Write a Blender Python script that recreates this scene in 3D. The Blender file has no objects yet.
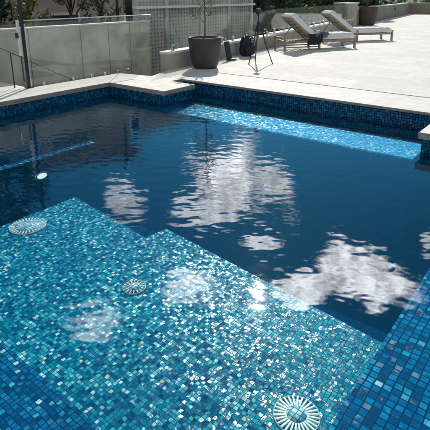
import bpy, bmesh, math, random
from mathutils import Vector, Matrix
R = math.radians
random.seed(7)
scene = bpy.context.scene
COL = scene.collection

# ------------------------------------------------------------------ materials
def new_mat(name):
    m = bpy.data.materials.new(name); m.use_nodes = True
    nt = m.node_tree
    for n in list(nt.nodes): nt.nodes.remove(n)
    return m, nt
class G:
    """small node-graph helper"""
    def __init__(s, nt): s.nt = nt
    def n(s, t, ins=None, **kw):
        nd = s.nt.nodes.new(t)
        for k, v in kw.items(): setattr(nd, k, v)
        for k, v in (ins or {}).items():
            if isinstance(v, bpy.types.NodeSocket): s.nt.links.new(v, nd.inputs[k])
            else: nd.inputs[k].default_value = v
        return nd
    def math(s, op, a, b=None, c=None, clamp=False):
        ins = {0: a}
        if b is not None: ins[1] = b
        if c is not None: ins[2] = c
        return s.n('ShaderNodeMath', ins, operation=op, use_clamp=clamp).outputs[0]
    def vec(s, op, a, b=None, scale=None):
        ins = {0: a}
        if b is not None: ins[1] = b
        if scale is not None: ins['Scale'] = scale
        nd = s.n('ShaderNodeVectorMath', ins, operation=op)
        return nd.outputs['Value'] if op in ('DOT_PRODUCT', 'LENGTH') else nd.outputs[0]
    def smooth(s, v, a, b, lo=0., hi=1.):
        return s.n('ShaderNodeMapRange', {0: v, 1: a, 2: b, 3: lo, 4: hi}, interpolation_type='SMOOTHSTEP').outputs[0]
    def ramp(s, fac, stops, const=False):
        nd = s.n('ShaderNodeValToRGB', {0: fac}); cr = nd.color_ramp
        if const: cr.interpolation = 'CONSTANT'
        while len(cr.elements) < len(stops): cr.elements.new(.5)
        for e, (p, c) in zip(cr.elements, stops): e.position = p; e.color = (*c, 1)
        return nd.outputs[0]
    def mix(s, f, a, b, blend='MIX'):
        nd = s.n('ShaderNodeMix', {0: f}, data_type='RGBA', blend_type=blend)
        for i, v in ((6, a), (7, b)):
            if isinstance(v, bpy.types.NodeSocket): s.nt.links.new(v, nd.inputs[i])
            else: nd.inputs[i].default_value = (*v, 1)
        return nd.outputs[2]
    def noise(s, vec, scale, detail=3, rough=.55):
        return s.n('ShaderNodeTexNoise', {'Vector': vec, 'Scale': scale, 'Detail': detail, 'Roughness': rough})
    def out(s, sh): s.n('ShaderNodeOutputMaterial', {0: sh})

def schlick(g, f0, normal=None):
    geo = g.n('ShaderNodeNewGeometry')
    c = g.math('ABSOLUTE', g.vec('DOT_PRODUCT', geo.outputs['Incoming'], normal or geo.outputs['Normal']))
    k = g.math('POWER', g.math('SUBTRACT', 1., c, clamp=True), 5.)
    return g.math('ADD', f0, g.math('MULTIPLY', k, 1 - f0), clamp=True)
def mat_basic(name, col, rough=.6, var=.25, scale=4., bump=.15, bscale=40., metal=0., col2=None, spec=.5):
    m, nt = new_mat(name); g = G(nt)
    co = g.n('ShaderNodeTexCoord').outputs['Object']
    a = g.noise(co, scale, 5).outputs[0]
    c2 = col2 or tuple(c * (1 - var) for c in col)
    c = g.mix(g.smooth(a, .3, .7), c2, col)
    b = g.n('ShaderNodeBump', {'Height': g.noise(co, bscale, 4).outputs[0], 'Strength': bump, 'Distance': .02}).outputs[0]
    p = g.n('ShaderNodeBsdfPrincipled', {'Base Color': c, 'Roughness': rough, 'Metallic': metal, 'Normal': b, 'Specular IOR Level': spec})
    g.out(p.outputs[0]); return m

def mat_tile(name, stops, pitch=.05, grout=(.01, .06, .1), wob=0., wscale=5., jit=.2, rough=.2, edge=(.06, .13), spec=.4, big=.35, jin=1.3):
    """glass mosaic: every tile its own tint and its own slight tilt"""
    m, nt = new_mat(name); g = G(nt)
    uv = g.n('ShaderNodeUVMap').outputs[0]
    if wob:
        nz = g.noise(uv, wscale, 2, .5).outputs['Color']
        d = g.vec('SCALE', g.vec('SUBTRACT', nz, (.5, .5, .5)), scale=wob)
        uvw = g.vec('ADD', uv, d)
    else: uvw = uv
    q = g.vec('SCALE', uvw, scale=1 / pitch)
    cell = g.vec('FLOOR', q); fr = g.vec('FRACTION', q)
    wn = g.n('ShaderNodeTexWhiteNoise', {'Vector': cell}, noise_dimensions='2D')
    sx = g.n('ShaderNodeSeparateXYZ', {0: fr})
    ex = g.math('MINIMUM', sx.outputs[0], g.math('SUBTRACT', 1., sx.outputs[0]))
    ey = g.math('MINIMUM', sx.outputs[1], g.math('SUBTRACT', 1., sx.outputs[1]))
    mask = g.smooth(g.math('MINIMUM', ex, ey), edge[0], edge[1])
    c = g.ramp(wn.outputs['Value'], stops, True)
    # pearly streaks inside a tile and slow drift over the surface
    innt = g.noise(g.vec('ADD', q, g.vec('SCALE', cell, scale=3.1)), 1.5, 1)
    inn = innt.outputs[0]
    c = g.mix(1., c, g.ramp(inn, [(.25, (.55, .6, .65)), (.5, (.95, .95, .95)), (.75, (1.35, 1.3, 1.25))]), 'MULTIPLY')
    lo = g.noise(uv, 1.1, 4).outputs[0]
    c = g.mix(big, c, g.ramp(lo, [(.3, (.45, .5, .6)), (.7, (1.25, 1.25, 1.2))]), 'MULTIPLY')
    c = g.mix(mask, grout, c)
    geo = g.n('ShaderNodeNewGeometry')
    tilt = g.vec('SCALE', g.vec('SUBTRACT', wn.outputs['Color'], (.5, .5, .5)), scale=jit)
    tilt = g.vec('ADD', tilt, g.vec('SCALE', g.vec('SUBTRACT', innt.outputs['Color'], (.5, .5, .5)), scale=jit * jin))
    nrm = g.vec('NORMALIZE', g.vec('ADD', geo.outputs['Normal'], tilt))
    hue = g.n('ShaderNodeSeparateColor', {0: wn.outputs['Color']}).outputs[2]
    tint = g.ramp(hue, [(0, (1., 1., 1.)), (.35, (.6, 1., .95)), (.55, (1., .85, .35)), (.68, (1., 1., .9)), (.82, (.55, .85, 1.)), (.93, (1., .6, .3))], True)
    ro = g.math('ADD', g.math('MULTIPLY', g.math('SUBTRACT', 1., mask), .5), rough, clamp=True)
    p = g.n('ShaderNodeBsdfPrincipled', {'Base Color': c, 'Roughness': ro, 'Normal': nrm, 'Specular IOR Level': g.math('MULTIPLY', mask, spec), 'Specular Tint': tint})
    g.out(p.outputs[0]); return m

def mat_paving(name, col, w, h, dark=.74):
    m, nt = new_mat(name); g = G(nt)
    uv = g.n('ShaderNodeUVMap').outputs[0]
    sp = g.n('ShaderNodeSeparateXYZ', {0: uv})
    row = g.math('FLOOR', g.math('DIVIDE', sp.outputs[1], h))
    ux = g.math('ADD', g.math('DIVIDE', sp.outputs[0], w), g.math('MULTIPLY', g.math('MODULO', row, 2.), .5))
    fx = g.math('FRACT', ux); fy = g.math('FRACT', g.math('DIVIDE', sp.outputs[1], h))
    dx = g.math('MULTIPLY', g.math('MINIMUM', fx, g.math('SUBTRACT', 1., fx)), w)
    dy = g.math('MULTIPLY', g.math('MINIMUM', fy, g.math('SUBTRACT', 1., fy)), h)
    mask = g.smooth(g.math('MINIMUM', dx, dy), .003, .009)
    cell = g.n('ShaderNodeCombineXYZ', {0: g.math('FLOOR', ux), 1: row})
    wn = g.n('ShaderNodeTexWhiteNoise', {'Vector': cell.outputs[0]}, noise_dimensions='2D').outputs['Value']
    n1 = g.noise(g.vec('ADD', uv, g.vec('SCALE', cell.outputs[0], scale=7.3)), 5, 6, .6).outputs[0]
    c = g.mix(g.smooth(n1, .3, .75), tuple(x * y for x, y in zip(col, (.86, .84, .80))), col)
    c = g.mix(.5, c, g.ramp(wn, [(0, (.82, .81, .79)), (1, (1.06, 1.05, 1.03))]), 'MULTIPLY')
    st = g.noise(uv, .55, 5, .65).outputs[0]
    c = g.mix(g.smooth(st, .55, .8, 0, .3), c, tuple(x * .7 for x in col))
    c = g.mix(mask, tuple(x * dark for x in col), c)
    b = g.n('ShaderNodeBump', {'Height': g.math('ADD', g.math('MULTIPLY', g.noise(uv, 60, 4).outputs[0], .3), mask), 'Strength': .25, 'Distance': .006}).outputs[0]
    p = g.n('ShaderNodeBsdfPrincipled', {'Base Color': c, 'Roughness': .75, 'Normal': b, 'Specular IOR Level': .12})
    g.out(p.outputs[0]); return m

def mat_leaf(name, cols):
    m, nt = new_mat(name); g = G(nt)
    r = g.n('ShaderNodeNewGeometry').outputs['Random Per Island']
    c = g.ramp(r, [(i / (len(cols) - 1), c) for i, c in enumerate(cols)])
    d = g.n('ShaderNodeBsdfPrincipled', {'Base Color': c, 'Roughness': .5})
    t = g.n('ShaderNodeBsdfTranslucent', {0: c})
    g.out(g.n('ShaderNodeMixShader', {0: .45, 1: d.outputs[0], 2: t.outputs[0]}).outputs[0]); return m

def mat_glass(name, tint, veil=.05, refl=.9):
    m, nt = new_mat(name); g = G(nt)
    fr = g.math('MULTIPLY', schlick(g, .03), refl)
    co = g.n('ShaderNodeTexCoord').outputs['Object']
    veil_mix = g.smooth(g.noise(co, 2.2, 5).outputs[0], .3, .8, veil * .6, veil * 1.4)  # share of milky white diffuse, uneven by noise
    tr = g.n('ShaderNodeBsdfTransparent', {0: (*tint, 1)})
    di = g.n('ShaderNodeBsdfDiffuse', {0: (.75, .8, .78, 1)})
    gl = g.n('ShaderNodeBsdfGlossy', {0: (1, 1, 1, 1), 'Roughness': .017})
    a = g.n('ShaderNodeMixShader', {0: veil_mix, 1: tr.outputs[0], 2: di.outputs[0]})
    g.out(g.n('ShaderNodeMixShader', {0: fr, 1: a.outputs[0], 2: gl.outputs[0]}).outputs[0]); return m

def mat_water():
    # ripples are real geometry (see the water mesh); body colour = clear water plus a little blue in-scatter
    m, nt = new_mat('pool_water'); g = G(nt)
    fr = schlick(g, .042)
    tr = g.n('ShaderNodeBsdfTransparent', {0: (.80, .95, .99, 1)})
    df = g.n('ShaderNodeBsdfDiffuse', {0: (.001, .27, .62, 1)})
    bd = g.n('ShaderNodeMixShader', {0: .05, 1: tr.outputs[0], 2: df.outputs[0]})
    gl = g.n('ShaderNodeBsdfGlossy', {0: (1, 1, 1, 1), 'Roughness': .02})
    g.out(g.n('ShaderNodeMixShader', {0: fr, 1: bd.outputs[0], 2: gl.outputs[0]}).outputs[0]); return m

BLUES = [(0, (.001, .045, .12)), (.14, (.001, .07, .17)), (.30, (.002, .105, .23)), (.46, (.002, .14, .29)), (.60, (.003, .17, .33)), (.76, (.008, .23, .40)), (.86, (.025, .32, .47)), (.93, (.09, .45, .56)), (.972, (.55, .78, .80))]
SHELF = [(0, (.001, .055, .12)), (.10, (.001, .095, .17)), (.23, (.001, .15, .22)), (.37, (.002, .22, .29)), (.52, (.006, .31, .36)), (.67, (.02, .42, .45)), (.79, (.09, .54, .55)), (.885, (.32, .70, .62)), (.945, (.80, .94, .86)), (.985, (.95, .84, .52))]
WALLT = [(0, (.004, .06, .16)), (.25, (.006, .09, .22)), (.5, (.008, .13, .28)), (.75, (.012, .17, .34)), (.93, (.03, .25, .42))]
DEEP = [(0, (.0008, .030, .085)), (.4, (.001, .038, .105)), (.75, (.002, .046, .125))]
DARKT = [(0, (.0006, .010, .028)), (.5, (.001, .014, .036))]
PALE = [(0, (.02, .30, .52)), (.25, (.05, .42, .62)), (.5, (.12, .55, .72)), (.72, (.30, .70, .80)), (.88, (.8, .92, .92))]
M = {}
M['tile_ledge'] = mat_tile('ledge_mosaic', BLUES, .042, (.001, .03, .075), .018, 9., .20, .07, spec=.16, jin=.4)
M['tile_shelf'] = mat_tile('step_mosaic', SHELF, .0255, (.001, .06, .12), .034, 13., .25, .13, big=.5, edge=(.03, .14), spec=.27)
M['tile_near'] = mat_tile('near_ledge_mosaic', BLUES[:-1] + [(.90, (.10, .50, .56)), (.955, (.6, .78, .7))], .0285, (.001, .03, .075), .022, 17., .26, .16, spec=.3)
M['tile_hub'] = mat_tile('hub_mosaic', [(0, (.75, .85, .80)), (.3, (.35, .66, .66)), (.5, (.85, .88, .72)), (.7, (.12, .45, .52)), (.82, (.9, .92, .88))], .03, (.05, .2, .25), .02, 19., .3, .2)
M['tile_wall'] = mat_tile('wall_mosaic', WALLT, .040, (.002, .02, .05), 0., 5., .12, .2)
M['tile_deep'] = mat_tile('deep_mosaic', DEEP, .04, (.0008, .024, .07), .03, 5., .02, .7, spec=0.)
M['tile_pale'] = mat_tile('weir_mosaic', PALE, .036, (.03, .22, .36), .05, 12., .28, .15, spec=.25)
M['tile_darkened'] = mat_tile('darkened_mosaic', DARKT, .04, (.0005, .006, .016), .03, 5., .02, .7, spec=0.)  # near-black mosaic, underwater dimming painted into the colour
M['stone'] = mat_paving('deck_stone', (.72, .70, .655), .9, .6)
M['coping'] = mat_paving('coping_stone', (.74, .72, .675), 1.25, 40.)
M['edge'] = mat_basic('coping_edge_shaded', (.30, .29, .27), .7, .3, 8, .3, 60)  # coping stone again, with the shade of its front faces painted in
M['render'] = mat_basic('grey_render', (.40, .375, .325), .85, .22, 2.2, .35, 30)
M['render_dark'] = mat_basic('olive_render', (.24, .235, .19), .85, .22, 2.2, .35, 30)
M['clad'] = mat_basic('grey_cladding', (.66, .62, .52), .7, .4, 1.6, .25, 25)
M['cap'] = mat_basic('wall_cap_stone', (.72, .71, .68), .7, .15, 5, .2, 50)
M['block'] = mat_basic('breeze_block', (.50, .50, .455), .85, .35, 1.6, .2, 40)
M['dark'] = mat_basic('dark_backing', (.03, .032, .035), .9, .3, 2, .1)
M['black_metal'] = mat_basic('black_metal', (.025, .027, .03), .4, .2, 6, .05, metal=.3)
M['black_plastic'] = mat_basic('black_plastic', (.03, .03, .034), .45, .3, 9, .1)
M['steel'] = mat_basic('brushed_steel', (.62, .63, .63), .3, .15, 9, .05, metal=.9)
M['white_plastic'] = mat_basic('white_plastic', (.78, .78, .74), .35, .12, 9, .05)
M['pot'] = mat_basic('charcoal_pot', (.042, .036, .038), .55, .35, 5, .12, 60)
M['pot_brown'] = mat_basic('brown_pot', (.075, .05, .04), .65, .35, 3, .15, 30)
M['soil'] = mat_basic('soil', (.05, .035, .025), .95, .4, 20, .5, 60)
M['bark'] = mat_basic('bark', (.10, .08, .06), .9, .4, 12, .5, 50)
M['bark_pale'] = mat_basic('bark_pale', (.20, .17, .13), .9, .4, 12, .5, 50)
M['wood'] = mat_basic('weathered_teak', (.34, .265, .21), .65, .4, 9, .25, 50)
M['cushion'] = mat_basic('cushion_fabric', (.70, .70, .68), .9, .1, 6, .25, 90)
M['navy'] = mat_basic('navy_fabric', (.012, .018, .035), .9, .4, 8, .3, 70)
M['denim'] = mat_basic('denim_fabric', (.10, .14, .19), .9, .4, 8, .3, 70)
M['pack'] = mat_basic('backpack_fabric', (.010, .013, .026), .8, .4, 9, .25, 90)
M['white_mark'] = mat_basic('white_print', (.75, .76, .78), .7, .1)
M['mauve'] = mat_basic('mauve_render', (.46, .39, .37), .9, .25, .6, .2, 12)
M['window'] = mat_basic('window_glass', (.02, .025, .03), .08, .2, 1)
M['ground'] = mat_basic('garden_ground', (.085, .10, .06), .95, .4, .8, .4, 12)
M['grass_hill'] = mat_basic('far_ground', (.10, .12, .07), .95, .4, .1, .3, 4)
M['grate'] = mat_basic('white_grate', (.86, .90, .80), .3, .3, 26, .1)
M['leaf_dark'] = mat_leaf('leaf_dark', [(.02, .042, .028), (.04, .075, .036), (.075, .115, .05)])
M['leaf_mid'] = mat_leaf('leaf_mid', [(.03, .06, .018), (.075, .14, .04), (.15, .22, .07)])
M['leaf_grey'] = mat_leaf('leaf_grey', [(.06, .085, .05), (.11, .145, .08), (.20, .23, .12)])
M['leaf_yellow'] = mat_leaf('leaf_yellow', [(.09, .10, .04), (.19, .19, .07), (.30, .26, .09)])
M['glass'] = mat_glass('fence_glass', (.965, .985, .97), .012, 1.1)
M['glass_far'] = mat_glass('far_fence_glass', (.93, .97, .95), .035)
M['glass_edge'] = mat_basic('glass_edge', (.30, .42, .38), .2, .2, 5, 0)
M['water'] = mat_water()
def mat_lamp():
    m, nt = new_mat('pool_light_lens'); g = G(nt)
    p = g.n('ShaderNodeBsdfPrincipled', {'Base Color': (.85, .87, .82, 1), 'Roughness': .2, 'Emission Color': (1, 1, .92, 1), 'Emission Strength': .9})
    g.out(p.outputs[0]); return m
M['lens'] = mat_lamp()

# ------------------------------------------------------------------ mesh helpers
class MB:
    def __init__(s): s.bm = bmesh.new(); s.mi = 0
    def _mark(s, fs):
        for f in fs: f.material_index = s.mi
    def box(s, a, b, bev=0., rot=None, at=None):
        vs = []
        g = bmesh.ops.create_cube(s.bm, size=1.)
        vs = g['verts']
        ctr = Vector([(p + q) / 2 for p, q in zip(a, b)]); sz = [abs(q - p) for p, q in zip(a, b)]
        for v in vs:
            v.co = Vector((v.co.x * sz[0], v.co.y * sz[1], v.co.z * sz[2])) + ctr
            if rot is not None: v.co = rot @ v.co
            if at is not None: v.co = v.co + Vector(at)
        fs = set(f for v in vs for f in v.link_faces)
        s._mark(fs)
        if bev:
            es = set(e for v in vs for e in v.link_edges)
            r = bmesh.ops.bevel(s.bm, geom=list(es), offset=bev, segments=2, affect='EDGES', profile=.6)
            s._mark(r['faces'])
        return s
    def quad(s, pts):
        f = s.bm.faces.new([s.bm.verts.new(p) for p in pts]); s._mark([f]); return s
    def prism(s, poly, z0, z1, bev=0.):
        lo = [s.bm.verts.new((x, y, z0)) for x, y in poly]; hi = [s.bm.verts.new((x, y, z1)) for x, y in poly]
        n = len(poly); fs = [s.bm.faces.new(hi), s.bm.faces.new(lo[::-1])]
        for i in range(n): fs.append(s.bm.faces.new((lo[i], lo[(i + 1) % n], hi[(i + 1) % n], hi[i])))
        bmesh.ops.recalc_face_normals(s.bm, faces=fs); s._mark(fs)
        if bev:
            es = [e for e in set(e for f in fs[:1] for e in f.edges)]
            r = bmesh.ops.bevel(s.bm, geom=es, offset=bev, segments=2, affect='EDGES'); s._mark(r['faces'])
        return s
    def tube(s, pts, rad, seg=8, caps=True):
        pts = [Vector(p) for p in pts]
        rads = rad if isinstance(rad, (list, tuple)) else [rad] * len(pts)
        rings = []
        for i, p in enumerate(pts):
            t = (pts[min(i + 1, len(pts) - 1)] - pts[max(i - 1, 0)]).normalized()
            up = Vector((0, 0, 1)) if abs(t.z) < .9 else Vector((1, 0, 0))
            x = t.cross(up).normalized(); y = x.cross(t)
            rings.append([s.bm.verts.new(p + (x * math.cos(a) + y * math.sin(a)) * rads[i]) for a in [2 * math.pi * k / seg for k in range(seg)]])
        fs = []
        for a, b in zip(rings, rings[1:]):
            for k in range(seg): fs.append(s.bm.faces.new((a[k], a[(k + 1) % seg], b[(k + 1) % seg], b[k])))
        if caps: fs += [s.bm.faces.new(rings[0][::-1]), s.bm.faces.new(rings[-1])]
        for f in fs: f.smooth = True
        bmesh.ops.recalc_face_normals(s.bm, faces=fs); s._mark(fs); return s
    def lathe(s, prof, seg=32, at=(0, 0, 0)):
        rings = [[s.bm.verts.new((at[0] + r * math.cos(2 * math.pi * k / seg), at[1] + r * math.sin(2 * math.pi * k / seg), at[2] + z)) for k in range(seg)] for r, z in prof]
        fs = []
        for a, b in zip(rings, rings[1:]):
            for k in range(seg): fs.append(s.bm.faces.new((a[k], a[(k + 1) % seg], b[(k + 1) % seg], b[k])))
        fs += [s.bm.faces.new(rings[0][::-1]), s.bm.faces.new(rings[-1])]
        for f in fs[:-2]: f.smooth = True
        s._mark(fs); return s
    def build(s, name, mats, parent=None, loc=None):
        bm = s.bm; uv = bm.loops.layers.uv.new('UVMap')
        bm.normal_update()
        for f in bm.faces:
            n = f.normal; ax = max(range(3), key=lambda i: abs(n[i]))
            i, j = ((1, 2), (0, 2), (0, 1))[ax]
            for l in f.loops: l[uv].uv = (l.vert.co[i] + 20.013, l.vert.co[j] + 20.017)
        me = bpy.data.meshes.new(name); bm.to_mesh(me); bm.free()
        for m in (mats if isinstance(mats, (list, tuple)) else [mats]): me.materials.append(m)
        o = bpy.data.objects.new(name, me); COL.objects.link(o)
        if parent: o.parent = parent
        if loc: o.location = loc
        return o
def tag(o, label, cat, group=None, kind=None):
    o['label'] = label; o['category'] = cat
    if group: o['group'] = group
    if kind: o['kind'] = kind
    return o
def structure(o, label=None, cat=None):
    o['kind'] = 'structure'
    if label: o['label'] = label
    if cat: o['category'] = cat
    return o
def thing(name, label, cat, loc=(0, 0, 0), rz=0., group=None):
    o = bpy.data.objects.new(name, None); COL.objects.link(o)
    o.location = loc; o.rotation_euler = (0, 0, rz); o.empty_display_size = .1
    return tag(o, label, cat, group)

def leaf_mesh(mb, clumps, n, size, flat=.0, rnd=random):
    bm = mb.bm
    for _ in range(n):
        c, r = rnd.choice(clumps)
        d = Vector((rnd.gauss(0, 1), rnd.gauss(0, 1), rnd.gauss(0, 1))).normalized() * (r * rnd.random() ** .45)
        p = Vector(c) + d
        u = Vector((rnd.gauss(0, 1), rnd.gauss(0, 1), rnd.gauss(0, 1))).normalized()
        v = u.orthogonal().normalized(); v = Matrix.Rotation(rnd.random() * 6.28, 3, u) @ v
        s = size * rnd.uniform(.6, 1.3)
        bm.faces.new([bm.verts.new(p + q) for q in (-u * s, v * s * .42, u * s, -v * s * .42)])

# ------------------------------------------------------------------ ground, deck, water
W = -.24
mb = MB()
for x0, x1, y0, y1 in ((-420, -8.05, -300, 500), (-8.05, 420, 62, 500), (14, 420, -300, 62), (-8.05, 14, -300, -9)):
    mb.quad([(x0, y0, -.9), (x1, y0, -.9), (x1, y1, -.9), (x0, y1, -.9)])
mb.quad([(-8.05, 6.93, -.9), (-7.0, 6.93, -.9), (-7.0, 62, -.9), (-8.05, 62, -.9)])
structure(mb.build('ground', M['ground']))

LW = [(-7.39, 7.6), (-8.09, 13.23), (-10.08, 24.6), (-10.6, 28.49), (-13.12, 44.06)]   # line of the low garden wall
mb = MB()
mb.prism([(-7.14, 6.755), (-5.79, 6.755), (-5.79, 7.9), (14, 7.9), (14, 6.86), (14, 7.93), (-5.79, 7.93), (-7.57, 7.93)][:0] or
         [(-7.57, 7.946), (14, 7.946), (14, 62), (-16, 62), (-13.3, 44.2), (-10.8, 28.5), (-10.2, 24.6), (-8.2, 13.23)], -.12, 0)
mb.prism([(-7.17, 6.86), (-6.38, 6.86), (-6.38, 7.9), (-7.56, 7.9)], -.12, 0)          # paving behind the pier
mb.prism([(-12.5, -9), (-8.003, -9), (-8.003, 4.46), (-12.5, 4.46)], -.12, 0)               # paving by the gate
mb.prism([(-8.0, -9), (14, -9), (14, -.55), (-8.0, -.55)], -.12, 0)                         # near deck
mb.prism([(.65, -.545), (14, -.545), (14, 5.74), (.65, 5.74)], -.12, 0)
structure(mb.build('deck', M['stone']))
mb = MB(); mb.box((-7.57, 7.9, -.05), (14, 7.945, -.018))
tag(mb.build('slot_drain', M['dark']), 'thin dark slot drain running between pool coping and pale stone deck', 'drain')

pool = thing('swimming_pool', 'blue mosaic tiled swimming pool with pale stone coping, submerged step and ledges', 'swimming pool')
def pwall(poly, z0, z1, m='tile_wall', name='pool_wall'):
    mb = MB()
    if m != 'tile_wall':
        mb.prism(poly, z0, z1); return mb.build(name, M[m], pool)
    mb.prism(poly, z0, -.272); o = mb.build(name, M['tile_darkened'], pool)          # same wall under water, its dimming painted as near-black tile
    mb = MB(); mb.prism(poly, -.270, z1); mb.build('wall_above_water', M['tile_wall'], o); return o
def rect(x0, y0, x1, y1): return [(x0, y0), (x1, y0), (x1, y1), (x0, y1)]
def coping(poly, parent, th=.08):
    mb = MB(); mb.mi = 0; mb.prism(poly, -th, 0)
    bm = mb.bm; bm.normal_update()
    es = [e for f in bm.faces if f.normal.z > .9 for e in f.edges]
    bmesh.ops.bevel(bm, geom=es, offset=.006, segments=2, affect='EDGES')
    bm.normal_update()
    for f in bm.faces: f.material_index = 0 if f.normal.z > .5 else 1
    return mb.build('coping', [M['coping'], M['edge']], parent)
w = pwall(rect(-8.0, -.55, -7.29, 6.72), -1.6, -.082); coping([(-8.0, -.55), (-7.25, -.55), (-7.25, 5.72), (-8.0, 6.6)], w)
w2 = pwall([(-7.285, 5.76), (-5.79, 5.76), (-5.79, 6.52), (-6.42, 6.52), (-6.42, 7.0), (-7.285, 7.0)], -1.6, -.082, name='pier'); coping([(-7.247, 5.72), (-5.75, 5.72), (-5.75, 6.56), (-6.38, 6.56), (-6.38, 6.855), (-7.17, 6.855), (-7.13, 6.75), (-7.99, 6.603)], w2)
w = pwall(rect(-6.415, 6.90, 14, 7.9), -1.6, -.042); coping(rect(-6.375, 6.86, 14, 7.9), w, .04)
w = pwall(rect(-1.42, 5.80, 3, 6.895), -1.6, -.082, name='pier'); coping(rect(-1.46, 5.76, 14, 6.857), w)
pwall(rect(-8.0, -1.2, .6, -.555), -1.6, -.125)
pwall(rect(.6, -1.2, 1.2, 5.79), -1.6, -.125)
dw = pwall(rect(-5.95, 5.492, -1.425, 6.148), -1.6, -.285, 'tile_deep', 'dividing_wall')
mb = MB(); mb.prism([(-5.22, 5.485), (-1.425, 5.485), (-1.425, 6.155), (-5.40, 6.155)], -.283, -.26); mb.build('mosaic_top', M['tile_pale'], dw)
pwall([(-4.30, .97), (-.64, .97), (-.64, 2.66), (-2.98, 2.92), (-3.0, 2.67), (-4.33, 2.82)], -1.6, -.6, 'tile_shelf', 'step')
pwall(rect(-.633, -.55, .595, 5.755), -1.6, -.262, 'tile_ledge', 'ledge')
pwall(rect(-7.285, -.55, -.637, .95), -1.6, -.264, 'tile_near', 'ledge')
b = pwall(rect(-7.285, .953, -5.87, 4.27), -1.6, -.62, 'tile_darkened', 'bench')
mb = MB(); mb.box((-5.99, .96, -.617), (-5.86, 4.265, -.60)); mb.build('edge_trim', M['tile_near'], b)
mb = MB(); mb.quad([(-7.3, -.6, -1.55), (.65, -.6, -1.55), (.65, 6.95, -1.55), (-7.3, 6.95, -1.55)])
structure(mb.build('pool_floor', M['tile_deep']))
import numpy as np
def water_mesh():
    x0, x1, y0, y1 = -7.288, .598, -.553, 6.898
    nx, ny_ = 900, 850
    X, Y = np.meshgrid(np.linspace(x0, x1, nx), np.linspace(y0, y1, ny_), indexing='ij')
    rg = np.random.default_rng(4); Z = np.zeros_like(X)
    N = 90
    for k in range(N):
        lam = math.exp(rg.uniform(math.log(.04), math.log(.24))); kk = 2 * math.pi / lam
        th = rg.normal(R(125), .5); ph = rg.uniform(0, 6.28)
        a = 1. / kk * (lam / .3) ** .15
        Z += a * np.sin(kk * (X * math.cos(th) + Y * math.sin(th)) + ph + .8 * np.sin(1.1 * X + ph) + .6 * np.sin(.9 * Y - ph))
    Z *= math.sqrt(2. / N)
    # a breeze ruffles the left of the pool, the right is calm
    br = 1 / (1 + np.exp((X + 3.0 + .5 * np.sin(1.3 * Y)) * 1.6))
    Z *= SLOPE_CALM + (SLOPE_WIND - SLOPE_CALM) * br
    co = np.stack([X, Y, Z + W], -1).reshape(-1, 3)
    I = np.arange(nx * ny_).reshape(nx, ny_)
    F = np.stack([I[:-1, :-1], I[1:, :-1], I[1:, 1:], I[:-1, 1:]], -1).reshape(-1, 4)
    me = bpy.data.meshes.new('water'); me.vertices.add(len(co)); me.vertices.foreach_set('co', co.ravel())
    me.loops.add(F.size); me.loops.foreach_set('vertex_index', F.ravel().astype(np.int32))
    me.polygons.add(len(F)); me.polygons.foreach_set('loop_start', np.arange(0, F.size, 4, dtype=np.int32)); me.polygons.foreach_set('loop_total', np.full(len(F), 4, dtype=np.int32))
    me.polygons.foreach_set('use_smooth', np.ones(len(F), dtype=bool)); me.update(calc_edges=True); me.materials.append(M['water'])
    o = bpy.data.objects.new('water', me); COL.objects.link(o); return o
SLOPE_CALM, SLOPE_WIND = .0062, .0145
structure(water_mesh())

# drain covers on the submerged step: ring, radial fins, hub
def drain_cover(r, label, n, loc, hub):
    t = thing('drain_cover', label, 'drain cover', loc, 0, 'drain covers on the submerged step')
    mb = MB(); mb.lathe([(r * .97, 0), (r, .002), (r, .010), (r * .975, .013), (r * .955, .010), (r * .955, 0)], 40)
    mb.build('rim', M['grate'], t)
    mb = MB()
    for k in range(n):
        a = 2 * math.pi * k / n; rot = Matrix.Rotation(a, 3, 'Z')
        mb.box((hub * r * .96, -r * .035, .002), (r * .96, r * .042, .015), rot=rot)
    mb.build('fins', M['grate'], t)
    mb = MB(); mb.lathe([(hub * r, 0), (hub * r, .012), (hub * r * .8, .022), (.001, .026)], 28); mb.build('hub', M['tile_hub'], t)
    return t
drain_cover(.175, 'whitish patterned round drain cover at the left edge of the submerged step', 30, (-4.10, 2.10, -.6), .72)
drain_cover(.092, 'small white ringed drain cover in the middle of the submerged step', 16, (-2.49, 2.07, -.6), .62)
drain_cover(.128, 'large white drain cover with radial fins nearest the camera', 28, (-.92, 1.835, -.604), .45)
t = thing('pool_light', 'glowing white underwater light on the bench wall at left', 'pool light', (-5.868, 3.30, -.86), 0)
mb = MB(); mb.lathe([(.10, 0), (.10, .014), (.085, .022), (.078, .018)], 28); o = mb.build('rim', M['steel'], t); o.rotation_euler = (0, R(90), 0)
mb = MB(); mb.lathe([(.077, .006), (.06, .026), (.03, .034), (.002, .036)], 28); o = mb.build('lens', M['lens'], t); o.rotation_euler = (0, R(90), 0); t.scale = (1, 1.15, .62)

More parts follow.
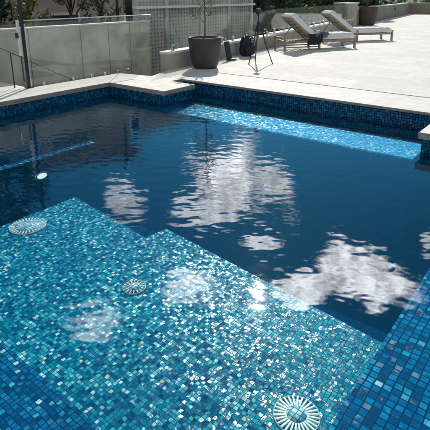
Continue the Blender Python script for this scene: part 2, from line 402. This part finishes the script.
# ------------------------------------------------------------------ left glass fence, gate and wall
t = thing('glass_fence', 'frameless glass pool fence along the left coping', 'glass fence', (-8.06, 4.5, 0))
for i, (y0, y1) in enumerate(((.04, 1.20), (1.215, 1.92), (1.935, 2.52), (2.535, 3.18))):
    mb = MB(); mb.box((-.006, y0, .03), (.006, y1, 1.20)); mb.build('panel', M['glass'], t)
mb = MB(); mb.box((-.014, .04, 1.201), (.014, 3.18, 1.222), .004); mb.build('top_rail', M['steel'], t)
for y in (.3, .95, 1.4, 1.75, 2.1, 2.4):
    mb = MB(); mb.box((-.022, y - .02, .0), (.022, y + .02, .06), .005); mb.build('spigot', M['steel'], t)
t = thing('gate_post', 'tall slim black post at the gate in the left glass fence', 'post', (-8.0, 4.46, 0))
mb = MB(); mb.box((-.022, -.022, .01), (.022, .022, 2.05), .004); mb.build('pole', M['black_metal'], t)
mb = MB(); mb.box((-.06, -.06, 0), (.06, .06, .012), .003); mb.build('base_plate', M['black_metal'], t)
mb = MB(); mb.box((-.013, .030, .02), (.013, .056, 1.15), .004); mb.build('glass_channel', M['steel'], t)
t = thing('glass_gate', 'glass pool gate with white latch beside the black post', 'gate', (-8.03, 4.46, 0))
mb = MB(); mb.box((-1.25, -.006, .06), (-.05, .006, 1.15)); mb.build('panel', M['glass'], t)
mb = MB(); mb.box((-.125, -.03, .58), (-.075, .012, 1.22), .006); l = mb.build('latch', M['white_plastic'], t)
mb = MB(); mb.box((-.15, -.055, .90), (-.07, -.031, 1.0), .006); mb.build('knob', M['black_plastic'], l)
mb = MB(); mb.box((-.118, -.014, .10), (-.082, -.007, .575), .003); mb.build('hinge_strip', M['black_metal'], t)
t = thing('handrail', 'dark sloping handrail behind the glass at the steps by the gate', 'handrail', (-8.22, 4.0, 0))
mb = MB(); mb.tube([(0, -.3, .99), (0, .11, .76), (0, 1.26, .13), (0, 1.75, -.12)], .009, 8); mb.build('rail', M['black_metal'], t)
for y, z in ((.3, .655), (1.5, .01)):
    mb = MB(); mb.tube([(0, y, -.9), (0, y, z)], .011, 8); mb.build('post', M['black_metal'], t)

t = thing('clad_wall', 'low wall of grey stone panels behind the left glass fence', 'wall', (-9.3, 0, 0))
ys = [2.6, 3.9, 5.27, 6.57, 7.37, 8.06, 8.74]
for a, b_ in zip(ys, ys[1:]):
    mb = MB(); mb.box((-.03, a + .008, -.9), (.05, b_ - .008, .97), .004); mb.build('stone_panel', M['clad'], t)
mb = MB(); mb.box((-.16, 2.6, -.9), (-.032, 8.76, .96)); mb.build('core', M['dark'], t)
mb = MB(); mb.box((-.18, 2.58, .973), (.065, 8.78, 1.01), .006); mb.build('cap', M['cap'], t)

# ------------------------------------------------------------------ low garden wall with glass fence
t = thing('garden_wall', 'low grey rendered wall with pale cap behind the plant pot and loungers', 'wall', (0, 0, 0))
def seg_wall(a, b_, h, thick, z0=-.9):
    d = Vector((b_[0] - a[0], b_[1] - a[1])); L = d.length; d /= L; n = Vector((-d.y, d.x))
    return [(a[0], a[1]), (b_[0], b_[1]), (b_[0] + n.x * thick, b_[1] + n.y * thick), (a[0] + n.x * thick, a[1] + n.y * thick)]
for a, b_, h in ((LW[0], LW[1], .38), (LW[1], LW[2], .42)):
    mb = MB(); mb.prism(seg_wall(a, b_, h, .28), -.9, h - .03); p = mb.build('wall_face', M['render'], t)
    q = seg_wall(a, b_, h, .31); mb = MB(); mb.prism(q, h - .028, h + .022); mb.build('cap', M['cap'], p)
mb = MB(); mb.prism([(-10.1, 23.3), (-9.95, 24.5), (-10.6, 24.7), (-10.8, 23.5)], -.9, 1.2); mb.build('pillar', M['render'], t)
mb = MB(); mb.prism([(-10.06, 23.25), (-9.9, 24.55), (-10.65, 24.78), (-10.85, 23.45)], 1.203, 1.26); mb.build('pillar_cap', M['cap'], t)

t = thing('glass_fence', 'glass balustrade on steel clamps along the top of the low garden wall', 'glass fence', (0, 0, 0))
def along(a, b_, s, off):
    d = Vector((b_[0] - a[0], b_[1] - a[1])).normalized(); n = Vector((-d.y, d.x)); return Vector(a) + d * s + n * off, d
for a, b_, h in ((LW[0], LW[1], .40), (LW[1], LW[2], .44)):
    L = (Vector(b_) - Vector(a)).length; n = round(L / 1.45); st = L / n
    for k in range(n):
        p0, d = along(a, b_, k * st + .015, .15); p1, _ = along(a, b_, (k + 1) * st - .015, .15)
        nn = Vector((-d.y, d.x)) * .006
        mb = MB(); mb.prism([tuple(p0 - nn), tuple(p1 - nn), tuple(p1 + nn), tuple(p0 + nn)], h + .07, h + .74 + .02); mb.build('panel', M['glass_far'], t)
        for s in (.3, st - .3):
            p, _ = along(a, b_, k * st + s, .15)
            mb = MB(); mb.box((-.03, -.03, h - .018), (.03, .03, h + .13), .006, at=(p.x, p.y, 0)); mb.build('clamp', M['steel'], t)

t = thing('retaining_wall', 'taller olive grey rendered wall at the far right end of the deck', 'wall')
for a, b_ in ((( -10.25, 25.2), LW[4]), (LW[4], (6, 46.6)), ):
    mb = MB(); mb.prism(seg_wall(a, b_, 1, .3), -.9, .92); p = mb.build('wall_face', M['render_dark'], t)
    mb = MB(); mb.prism(seg_wall(a, b_, 1, .33), 0.922, .97); mb.build('cap', M['cap'], p)
d = (Vector(LW[4]) - Vector(LW[3])).normalized()
mb = MB(); c = Vector(LW[3]) + d * 8.2
mb.box((-.012, -.16, .52), (.03, .16, .74), .02, rot=Matrix.Rotation(math.atan2(d.y, d.x) - R(90), 3, 'Z'), at=(c.x, c.y, 0)); mb.build('vent', M['black_plastic'], t)

# perforated block screen behind the pot: real holes
t = thing('block_screen', 'tall perforated grey block screen wall behind the pot', 'screen wall', (-9.66, 8.65, -.9))
LX, HZ = 5.4, 2.62
mb = MB()
ny = int(LX / .125); nz = int(HZ / .105)
for k in range(ny + 1): mb.box((-.06, k * .125 - .042, 0), (0, k * .125 + .042, HZ))
mb.build('mullions', M['block'], t)
mb = MB()
for k in range(nz + 1): mb.box((-.055, -.05, k * .105 - .031), (-.006, LX + .05, k * .105 + .031))
mb.build('courses', M['block'], t)
mb = MB(); mb.box((-.4, 0, 0), (-.34, LX, HZ)); mb.build('backing', M['dark'], t)
for y in (0., 1.15, 2.7, 4.1, 5.42):
    mb = MB(); mb.box((.002, y - .07, 0), (.07, y + .07, HZ + .05), .006); mb.build('pier', M['block'], t)
mb = MB(); mb.box((.003, -.1, 2.2), (.16, LX + .1, 2.27), .008); mb.build('ledge', M['cap'], t)

# ------------------------------------------------------------------ apartment building far left
bd = thing('building', 'mauve grey rendered building behind the shrubs at the left', 'building', (-13.7, 11.7, -.9), math.atan2(-11.2, -5.2))
mb = MB(); mb.box((0, -9, 0), (14, 0, 4.75)); bw = mb.build('wall', M['mauve'], bd)
for z in (.5, 2.9):
    for x in (1.6, 4.6, 7.6, 10.6):
        mb = MB(); mb.box((x, .002, z), (x + 1.5, .05, z + 1.5)); wf = mb.build('window', M['cap'], bd)
        mb = MB(); mb.box((x + .08, .052, z + .08), (x + 1.42, .06, z + 1.42)); mb.build('pane', M['window'], wf)
mb = MB(); mb.box((-.3, -9.3, 4.752), (14.3, .3, 4.95)); mb.build('roof', M['render'], bd)

# ------------------------------------------------------------------ trees and shrubs
def tree(name, label, cat, x, y, h, rad, low, n, size, leaf, bark='bark', group=None, z0=-.9, clump=14, seed=1, lean=0., cr=.34, trunk=.09):
    rnd = random.Random(seed)
    t = thing(name, label, cat, (x, y, z0), 0, group)
    hh = h
    cl = []
    for _ in range(clump):
        zz = rnd.uniform(low, 1.) ; a = rnd.random() * 6.28
        prof = math.sin(math.pi * min(1, max(.12, (zz - low) / (1.02 - low)) ** .8)) ** .6
        rr = rad * prof * rnd.uniform(.25, .95)
        cl.append((Vector((rr * math.cos(a) + lean * zz, rr * math.sin(a), zz * hh * .93)), rad * cr * rnd.uniform(.7, 1.2)))
    mb = MB(); leaf_mesh(mb, cl, n, size, rnd=rnd); mb.build('crown', M[leaf], t)
    mb = MB(); mb.tube([(0, 0, 0), (lean * .3 + .02, .02, hh * .3), (lean * .6, -.02, hh * .6), (lean * .9, 0, hh * .85)], [trunk, trunk * .8, trunk * .5, trunk * .15], 8)
    for c, r in cl:
        b0 = Vector((lean * .45, 0, hh * max(.06, min(.75, c.z / hh - .18))))
        mid = (b0 + c) / 2 + Vector((rnd.uniform(-.1, .1), rnd.uniform(-.1, .1), .08))
        mb.tube([b0, mid, c], [trunk * .38, trunk * .25, trunk * .08], 5)
    mb.build('trunk', M[bark], t)
    return t
GL = 'shrubs in front of the mauve building'
tree('shrub', 'dense dark shrub at the far left behind the gate', 'shrub', -12.3, 5.4, 3.0, 1.1, .08, 2600, .07, 'leaf_grey', group=GL, seed=2)
tree('shrub', 'yellowish green shrub just right of the gate post', 'shrub', -11.4, 6.55, 3.0, .75, .15, 1500, .065, 'leaf_yellow', group=GL, seed=3)
tree('shrub', 'feathery dark shrub seen above the middle of the clad wall', 'shrub', -11.6, 8.0, 3.2, .85, .12, 1900, .06, 'leaf_grey', group=GL, seed=4)
tree('shrub', 'thin dark shrub left of the slim dark post at the building', 'shrub', -11.5, 9.0, 2.9, .7, .12, 1300, .06, 'leaf_grey', group=GL, seed=5)
tree('tree', 'tall dark tree rising behind the gate shrubs', 'tree', -13.3, 5.9, 6.4, 1.6, .3, 5500, .10, 'leaf_dark', seed=6, clump=26, trunk=.16)
t = thing('lamp_post', 'slim dark post standing against the mauve building beside the block screen', 'post', (-10.95, 9.12, -.9))
mb = MB(); mb.lathe([(.11, 0), (.11, .04), (.05, .07), (.042, .3), (.036, 3.7), (.02, 3.74)], 14); mb.build('shaft', M['black_metal'], t)
mb = MB(); mb.lathe([(.04, 3.74), (.09, 3.76), (.1, 3.9), (.05, 3.96)], 14); mb.build('lantern', M['black_plastic'], t)
GT = 'trees beyond the glass balustrade'
tree('tree', 'very dark tree beside the right edge of the block screen', 'tree', -11.9, 18.3, 3.8, 1.7, .02, 5200, .11, 'leaf_dark', group=GT, seed=11, clump=24)
tree('tree', 'dark green tree behind the raised back of the front lounger', 'tree', -12.9, 21.5, 4.0, 1.8, .02, 5200, .12, 'leaf_dark', group=GT, seed=12, clump=24)
tree('tree', 'fresh green bushy tree behind the front lounger', 'tree', -15.6, 26.5, 4.4, 2.4, .02, 6000, .14, 'leaf_mid', group=GT, seed=13, clump=24)
tree('tree', 'mid green tree between the two lounger backs', 'tree', -14.9, 29.5, 4.2, 2.4, .02, 6000, .14, 'leaf_mid', group=GT, seed=14, clump=24)
tree('tree', 'dark tree behind the raised back of the rear lounger', 'tree', -13.6, 30.5, 4.2, 2.1, .02, 5200, .14, 'leaf_dark', group=GT, seed=15, clump=22)
tree('tree', 'dark tree left of the tripod behind the block screen end', 'tree', -12.9, 16.2, 3.7, 1.6, .02, 3600, .11, 'leaf_dark', group=GT, seed=16, clump=20)
tree('tree', 'grey green tree behind the brown pot', 'tree', -13.4, 33.5, 4.6, 2.2, .05, 4500, .15, 'leaf_grey', group=GT, seed=17, clump=20)
for k, (x, y, lab) in enumerate(((-15.4, 38.5, 'low hedge shrub above the taller wall nearest the brown pot'), (-16.6, 42.5, 'low hedge shrub above the corner of the taller wall'), (-12.0, 49.3, 'low hedge shrub above the end wall right of the corner'), (-7.5, 49.6, 'low hedge shrub at the right end of the end wall'))):
    tree('shrub', lab, 'shrub', x, y, 3.0, 2.0, .05, 3000, .16, ('leaf_grey', 'leaf_mid')[k % 2], group='shrubs above the taller wall', seed=20 + k, clump=18)
for k, (x, y, h, lab) in enumerate(((-7.95, 8.6, 1.05, 'small leafy plant in the gap beside the end of the low wall'), (-8.0, 9.2, 1.3, 'small plant behind the low wall end and the pot'))):
    tree('shrub', lab, 'shrub', x, y, h, .28, .1, 500, .045, 'leaf_mid', group='plants by the wall end', seed=30 + k, clump=9, trunk=.02)
# woods closing the horizon
rnd = random.Random(50); cl = []
for k in range(90):
    a = R(rnd.uniform(60, 190)); dd = rnd.uniform(75, 110)
    cl.append((Vector((dd * math.cos(a), dd * math.sin(a), rnd.uniform(-1, 4))), rnd.uniform(3, 5.5)))
mb = MB(); leaf_mesh(mb, cl, 9000, .7, rnd=rnd)
tag(mb.build('distant_wood', M['leaf_mid']), 'distant belt of green woodland along the horizon', 'woodland', kind='stuff')

# ------------------------------------------------------------------ planters
def pot(t, r, h, rb, mat):
    mb = MB(); mb.lathe([(rb * .9, 0), (rb, .01), (rb + (r - rb) * .45, h * .2), (rb + (r - rb) * .78, h * .5), (r * .985, h * .85), (r, h - .01), (r - .006, h), (r - .035, h), (r - .04, h - .01), (r - .05, h - .07)], 48)
    mb.build('bowl', M[mat], t)
    mb = MB(); mb.lathe([(r - .051, h - .10), (r - .06, h - .065), (r * .5, h - .05), (.01, h - .045)], 24); mb.build('soil', M['soil'], t)
t = thing('plant_pot', 'large charcoal round pot with a slim young tree on the pool deck', 'plant pot', (-6.97, 8.32, 0))
pot(t, .385, .71, .27, 'pot')
rnd = random.Random(5)
mb = MB(); mb.tube([(0, 0, .64), (.01, .0, 1.1), (-.01, .01, 1.7), (.02, 0, 2.3)], [.018, .016, .013, .006], 8)
cl = []
for k in range(22):
    z = rnd.uniform(1.2, 2.35); a = rnd.random() * 6.28; r = rnd.uniform(.15, .42)
    c = Vector((r * math.cos(a), r * math.sin(a), z)); cl.append((c, .10)); mb.tube([(0, 0, z - .2), c * .5 + Vector((0, 0, z * .5 - .06)), c], [.006, .004, .002], 5)
mb.build('stem', M['bark_pale'], t)
mb = MB(); leaf_mesh(mb, cl, 460, .035, rnd=rnd); mb.build('foliage', M['leaf_grey'], t)
t = thing('plant_pot', 'big tapered brown pot by the pillar behind the rear lounger', 'plant pot', (-10.1, 26.2, 0))
pot(t, .60, 1.02, .43, 'pot_brown')
mb = MB(); cl = []
for k in range(16):
    a = rnd.random() * 6.28; r = rnd.uniform(.1, .55); z = rnd.uniform(1.3, 2.2)
    mb.tube([(0, 0, .95), (r * .3 * math.cos(a), r * .3 * math.sin(a), z * .75), (r * math.cos(a), r * math.sin(a), z)], [.02, .014, .006], 5)
    cl.append((Vector((r * math.cos(a), r * math.sin(a), z)), .2))
mb.build('stem', M['bark_pale'], t)
mb = MB(); leaf_mesh(mb, cl, 420, .11, rnd=rnd); mb.build('foliage', M['leaf_mid'], t)

# ------------------------------------------------------------------ tripod
t = thing('tripod', 'slim black tripod stand with legs spread on the deck', 'tripod', (-6.45, 9.75, 0))
ap = Vector((0, 0, .98))
for fx, fy in ((.42, .02), (-.02, -.36), (-.30, .34)):
    f = Vector((fx, fy, .012)); mid = f.lerp(ap, .5)
    mb = MB(); mb.tube([ap + Vector((fx * .1, fy * .1, 0)), mid], .017, 8); mb.tube([mid, f], .012, 8); lg = mb.build('leg', M['black_metal'], t)
    mb = MB(); mb.lathe([(.016, 0), (.018, .012), (.012, .026)], 10, (fx, fy, 0)); mb.build('foot', M['black_plastic'], lg)
    mb = MB(); mb.tube([f.lerp(ap, .47), f.lerp(ap, .53)], .02, 8); mb.build('clamp', M['black_plastic'], lg)
mb = MB(); mb.tube([(0, 0, .62), (0, 0, 1.2)], .013, 8); mb.build('column', M['black_metal'], t)
mb = MB(); mb.tube([(0, 0, .93), (0, 0, 1.02)], .035, 10); mb.build('collar', M['black_plastic'], t)
mb = MB(); mb.box((-.055, -.05, 1.19), (.055, .05, 1.31), .014); hd = mb.build('head', M['black_plastic'], t)
mb = MB(); mb.tube([(0, -.03, 1.22), (.08, -.16, 1.16)], .008, 6); mb.build('handle', M['black_plastic'], hd)

# ------------------------------------------------------------------ backpack and leaning case
def blob(mb, c, sx, sy, sz, pw=.45, nu=28, nv=16, topn=1.):
    rings = []
    f = lambda v: math.copysign(abs(v) ** pw, v)
    for j in range(nv + 1):
        ph = -math.pi / 2 + math.pi * j / nv; cz = f(math.sin(ph)); cr = abs(math.cos(ph)) ** pw
        k = 1 - (1 - topn) * (cz + 1) / 2
        rings.append([mb.bm.verts.new((c[0] + sx * k * cr * f(math.cos(a)), c[1] + sy * k * cr * f(math.sin(a)), c[2] + sz * cz)) for a in [2 * math.pi * i / nu for i in range(nu)]])
    fs = []
    for a, b_ in zip(rings, rings[1:]):
        for i in range(nu): fs.append(mb.bm.faces.new((a[i], a[(i + 1) % nu], b_[(i + 1) % nu], b_[i])))
    for fc in fs: fc.smooth = True
    bmesh.ops.remove_doubles(mb.bm, verts=[v for r in (rings[0], rings[-1]) for v in r], dist=1e-5)
    mb._mark([x for x in fs if x.is_valid])
t = thing('backpack', 'dark navy backpack with white markings leaning on the low wall', 'backpack', (-7.46, 10.72, 0), R(-18))
# local +x looks away from the wall
mb = MB(); blob(mb, (0, 0, .285), .15, .24, .285, .6, topn=.72); mb.build('bag_body', M['pack'], t)
mb = MB(); blob(mb, (.13, 0, .19), .07, .17, .15, .6); mb.build('front_pocket', M['pack'], t)
for s in (-1, 1):
    mb = MB(); mb.tube([(.05, s * .11, .55), (.13, s * .17, .45), (.12, s * .22, .28), (.05, s * .24, .08)], .014, 6); mb.build('strap', M['black_plastic'], t)
mb = MB(); mb.tube([(0, -.06, .56), (0, -.04, .62), (0, .04, .62), (0, .06, .56)], .012, 6); mb.build('handle', M['black_plastic'], t)
mb = MB()
for y0, z0, y1, z1 in ((-.02, .50, .05, .53), (.03, .44, .10, .475), (.05, .39, .12, .42)):
    n_ = 3
    mb.tube([(.148 - .14 * max(0, z0 - .40), y0, z0), (.152 - .14 * max(0, z1 - .40), y1, z1)], .011, 6)
mb.build('marking', M['white_mark'], t)
t = thing('instrument_case', 'narrow black case leaning against the low wall beside the backpack', 'case', (-7.30, 9.72, 0), R(-10))
mb = MB(); mb.box((-.03, -.08, .03), (.03, .08, .5), .02, rot=Matrix.Rotation(R(-16), 3, 'Y')); mb.build('case_body', M['black_plastic'], t)
mb = MB(); mb.box((-.03, -.11, 0), (.12, .13, .05), .015); mb.build('base', M['black_plastic'], t)
mb = MB(); mb.tube([(-.14, -.04, .5), (-.155, 0, .545), (-.14, .04, .5)], .01, 6); mb.build('handle', M['steel'], t)

# ------------------------------------------------------------------ loungers
def make_lounger():
    root = thing('sun_lounger', '', 'sun lounger', (0, 0, 0), 0, 'sun loungers on the deck')
    Lx, Wy = 2.54, .72
    for x in (.03, 1.22, 2.50):
        for y in (.03, Wy - .03):
            mb = MB(); mb.box((x - .03, y - .028, 0), (x + .03, y + .028, .40 if x < 2 else .37), .006); mb.build('leg', M['wood'], root)
    for y in (.03, Wy - .03):
        mb = MB(); mb.box((.062, y - .02, .22), (1.188, y + .02, .28), .005); mb.box((1.252, y - .02, .22), (2.468, y + .02, .28), .005); mb.build('side_rail', M['wood'], root)
        mb = MB(); mb.box((.062, y - .015, .08), (1.188, y + .015, .115), .004); mb.build('stretcher', M['wood'], root)
    mb = MB()
    for k in range(14): mb.box((.12 + k * .17, .052, .255), (.20 + k * .17, Wy - .052, .275), .003)
    mb.build('slats', M['wood'], root)
    mb = MB(); mb.box((.0, .06, .34), (.05, Wy - .06, .39), .005); mb.build('head_rail', M['wood'], root)
    def cushion(x0, x1, th, nseg):
        mb = MB(); nx, ny_ = nseg * 8, 12
        def zt(u, v):
            e = min(1, min(u, 1 - u) * 14) ** .5 * min(1, min(v, 1 - v) * 9) ** .5
            tuft = abs(math.sin(math.pi * u * nseg)) ** .4 * .5 + abs(math.sin(math.pi * v * 3)) ** .4 * .5
            return th * (.55 + .45 * e) - .038 + .038 * tuft
        top = [[mb.bm.verts.new((x0 + (x1 - x0) * i / nx, Wy * (.02 + .96 * j / ny_), zt(i / nx, j / ny_))) for j in range(ny_ + 1)] for i in range(nx + 1)]
        bot = [[mb.bm.verts.new((v.co.x, v.co.y, th * .08 * (0 if 0 < i < nx and 0 < j < ny_ else 1))) for j, v in enumerate(r)] for i, r in enumerate(top)]
        for i in range(nx):
            for j in range(ny_):
                f = mb.bm.faces.new((top[i][j], top[i + 1][j], top[i + 1][j + 1], top[i][j + 1])); f.smooth = True
                mb.bm.faces.new((bot[i][j], bot[i][j + 1], bot[i + 1][j + 1], bot[i + 1][j]))
        for i in range(nx):
            for j in (0, ny_):
                q = (top[i][j], bot[i][j], bot[i + 1][j], top[i + 1][j]); mb.bm.faces.new(q if j == 0 else q[::-1])
        for j in range(ny_):
            for i in (0, nx):
                q = (top[i][j], top[i][j + 1], bot[i][j + 1], bot[i][j]); mb.bm.faces.new(q if i == 0 else q[::-1])
        bmesh.ops.recalc_face_normals(mb.bm, faces=mb.bm.faces[:])
        return mb
    o = cushion(0, 1.50, .185, 6).build('seat_cushion', M['cushion'], root); o.location = (1.0, 0, .282)
    o = cushion(-1.02, 0, .18, 4).build('back_cushion', M['cushion'], root); o.location = (1.02, 0, .33); o.rotation_euler = (0, R(38), 0)
    mb = MB()
    for y in (.08, Wy - .08): mb.box((-1.0, y - .02, -.045), (0, y + .02, -.006), .004)
    for k in range(7): mb.box((-.95 + k * .14, .102, -.03), (-.88 + k * .14, Wy - .102, -.012))
    o = mb.build('back_frame', M['wood'], root); o.location = (1.02, 0, .33); o.rotation_euler = (0, R(38), 0)
    for y in (.12, Wy - .12):
        mb = MB(); mb.tube([(.52, y, .66), (.22, y, .26)], .014, 6); mb.build('support_strut', M['wood'], root)
    return root
proto = make_lounger()
def copy_tree(o, parent=None):
    c = o.copy(); COL.objects.link(c)
    if parent: c.parent = parent
    for ch in o.children: copy_tree(ch, c)
    return c
spots = (((-7.19, 12.30), (-5.85, 14.41), 1.0, 'pale cushioned wooden sun lounger with dark clothing thrown over it, nearer the pool'),
         ((-7.42, 15.32), (-5.70, 17.62), 1.12, 'pale cushioned wooden sun lounger standing behind, without anything on it'))
for i, (h, f, s, lab) in enumerate(spots):
    o = proto if i == 0 else copy_tree(proto)
    o.location = (h[0], h[1], 0); o.rotation_euler.z = math.atan2(f[1] - h[1], f[0] - h[0]); o.scale = (s, 1.0, 1.05) ; o['label'] = lab
# clothing thrown over the front lounger
rnd = random.Random(9)
t = thing('clothing', 'dark navy jacket and blue grey trousers draped over the front lounger', 'clothing', (-7.19, 12.30, 0), math.atan2(2.11, 1.34))
def drape(name, mat, x0, x1, pathyz, amp, seed):
    r = random.Random(seed); mb = MB(); nu, nv = 22, 26
    import mathutils
    pts = [Vector((0, y, z)) for y, z in pathyz]
    L = [0]
    for a, b_ in zip(pts, pts[1:]): L.append(L[-1] + (b_ - a).length)
    def at(s):
        s *= L[-1]
        for k in range(len(pts) - 1):
            if s <= L[k + 1] + 1e-9: return pts[k].lerp(pts[k + 1], (s - L[k]) / (L[k + 1] - L[k]))
        return pts[-1]
    ns = mathutils.noise.noise
    g = []
    for i in range(nu + 1):
        row = []
        for j in range(nv + 1):
            u, v = i / nu, j / nv
            p = at(v); q = ns(Vector((u * 4 + seed, v * 5, seed)))
            q2 = ns(Vector((u * 9, v * 7 + seed, seed * 2.)))
            xx = x0 + (x1 - x0) * u + .09 * ns(Vector((v * 3, seed, u))) - .16 * v * v
            row.append(mb.bm.verts.new((xx, p.y - amp * abs(q) * (v > .4), p.z + amp * (abs(q) + .5 * abs(q2)))))
        g.append(row)
    for i in range(nu):
        for j in range(nv):
            u, v = i / nu - .5, j / nv - .5
            if (abs(u) * 2) ** 3 + (abs(v) * 2) ** 3 * .7 > 1.05 + .3 * ns(Vector((u * 5, v * 5, seed))): continue
            f = mb.bm.faces.new((g[i][j], g[i + 1][j], g[i + 1][j + 1], g[i][j + 1])); f.smooth = True
    for v in [v for v in mb.bm.verts if not v.link_faces]: mb.bm.verts.remove(v)
    return mb.build(name, M[mat], t)
drape('jacket', 'navy', .86, 1.36, [(.42, .50), (.2, .485), (.02, .475), (-.03, .44), (-.055, .15)], .05, 3)
drape('trousers', 'denim', 1.12, 1.62, [(.55, .50), (.3, .50), (.08, .495), (-.02, .46), (-.04, .36)], .06, 6)

# ------------------------------------------------------------------ sky, sun
SUN_EL = 35.7; SUN_AZ = math.degrees(math.atan2(-.4405, .6823))     # clockwise from +Y
wd = bpy.data.worlds.new('World'); scene.world = wd; wd.use_nodes = True
nt = wd.node_tree
for n in list(nt.nodes): nt.nodes.remove(n)
g = G(nt)
sky = g.n('ShaderNodeTexSky', sky_type='NISHITA', sun_disc=False, sun_elevation=R(SUN_EL), sun_rotation=R(SUN_AZ), altitude=100., air_density=1., dust_density=.4, ozone_density=2.5)
dirv = g.n('ShaderNodeTexCoord').outputs['Generated']
CLOUDS = [  # centre direction, two gnomonic axes
((-0.539,0.755,0.373),(6.8,4.9,-0.063),(2.95,-3.83,12.0),1.),
((-0.692,0.588,0.419),(13.315,14.904,1.078),(7.062,-9.100,24.463),.55),
((-0.590,0.681,0.435),(11.935,10.182,0.250),(10.703,-13.779,36.070),.75,.45),
((-0.278,0.805,0.524),(9.424,1.919,2.060),(-0.027,-8.893,13.654),1.),
((-0.460,0.738,0.494),(16.215,9.409,1.029),(14.424,-27.041,53.887),.8),
((-0.367,0.741,0.563),(20.518,10.963,-1.044),(10.448,-13.327,24.349),1.,.3),
((-0.538,0.622,0.569),(11.689,9.888,0.226),(9.229,-11.773,21.598),.72,.15),
((-0.661,0.452,0.598),(9.952,12.942,1.212),(11.929,-15.180,24.657),.42,.1),
((-0.181,0.868,0.462),(69.574,18.604,-7.726),(14.011,-17.946,39.157),.8)]
nz = g.noise(dirv, 10., 5, .64).outputs[0]
nz = g.math('SUBTRACT', nz, .5)
tot = None
for c, g1, g2, st, *bias in CLOUDS:
    dc = g.math('MAXIMUM', g.vec('DOT_PRODUCT', dirv, c), .02)
    u = g.math('DIVIDE', g.vec('DOT_PRODUCT', dirv, g1), dc); v = g.math('DIVIDE', g.vec('DOT_PRODUCT', dirv, g2), dc)
    r2 = g.math('SQRT', g.math('ADD', g.math('MULTIPLY', u, u), g.math('MULTIPLY', v, v)))
    k = g.math('ADD', g.math('SUBTRACT', 1. + sum(bias), r2), g.math('MULTIPLY', nz, 3.3))
    k = g.smooth(k, .0, .55, 0., st)
    tot = k if tot is None else g.math('MAXIMUM', tot, k)
fine = g.noise(dirv, 26., 4, .65).outputs[0]
elz = g.smooth(g.n('ShaderNodeSeparateXYZ', {0: dirv}).outputs[2], .40, .57, 1., 2.5)
cl = g.n('ShaderNodeVectorMath', {0: (.96, .98, 1.), 'Scale': g.math('MULTIPLY', elz, g.smooth(fine, .32, .68, 24., 74.))}, operation='SCALE').outputs[0]
skyc = g.mix(1., sky.outputs[0], (.20, .80, 1.06), 'MULTIPLY')
# bright unseen overcast added behind the camera, fills shaded faces with neutral light
fill_bank = g.math('ADD', g.vec('DOT_PRODUCT', dirv, (.60, -.75, .2)), g.math('MULTIPLY', nz, .5))
fill_bank = g.smooth(fill_bank, .05, .55, 0., .9)
skyc = g.mix(fill_bank, skyc, (7.4, 7.2, 6.9))
colr = g.mix(tot, skyc, cl)
bg = g.n('ShaderNodeBackground', {0: colr, 1: .09})
g.n('ShaderNodeOutputWorld', {0: bg.outputs[0]})
sd = bpy.data.lights.new('sun', 'SUN'); sd.energy = 4.9; sd.angle = R(.5); sd.color = (1., .955, .88)
so = bpy.data.objects.new('sun', sd); COL.objects.link(so)
az, el = R(SUN_AZ), R(SUN_EL)
sv = Vector((math.sin(az) * math.cos(el), math.cos(az) * math.cos(el), math.sin(el)))
so.rotation_euler = sv.to_track_quat('Z', 'Y').to_euler(); so.location = sv * 60

# ------------------------------------------------------------------ camera
cd = bpy.data.cameras.new('camera'); co = bpy.data.objects.new('camera', cd); COL.objects.link(co)
cd.sensor_width = 36; cd.lens = 464 / 430 * 36; cd.shift_y = -(215 - 128.1) / 430
cd.clip_start = .05; cd.clip_end = 1500
pi_, ro, ya = R(15.8), R(-.425), R(-38.8)
fw = Vector((math.sin(ya) * math.cos(pi_), math.cos(ya) * math.cos(pi_), -math.sin(pi_)))
rt = Vector((math.cos(ya), -math.sin(ya), 0)); dn = fw.cross(rt)
r2 = rt * math.cos(ro) - dn * math.sin(ro); d2 = rt * math.sin(ro) + dn * math.cos(ro)
mt = Matrix((r2, -d2, -fw)).transposed().to_4x4(); mt.translation = (0, 0, 1.6)
co.matrix_world = mt
scene.camera = co
cy = scene.cycles
cy.use_adaptive_sampling = True; cy.adaptive_threshold = .04; cy.adaptive_min_samples = 12; cy.use_denoising = True
cy.max_bounces = 5; cy.diffuse_bounces = 2; cy.glossy_bounces = 3; cy.transmission_bounces = 2; cy.transparent_max_bounces = 10
scene.view_settings.view_transform = 'Standard'; scene.view_settings.look = 'None'; scene.view_settings.exposure = 0
wd.cycles.sampling_method='MANUAL'; wd.cycles.sample_map_resolution=512
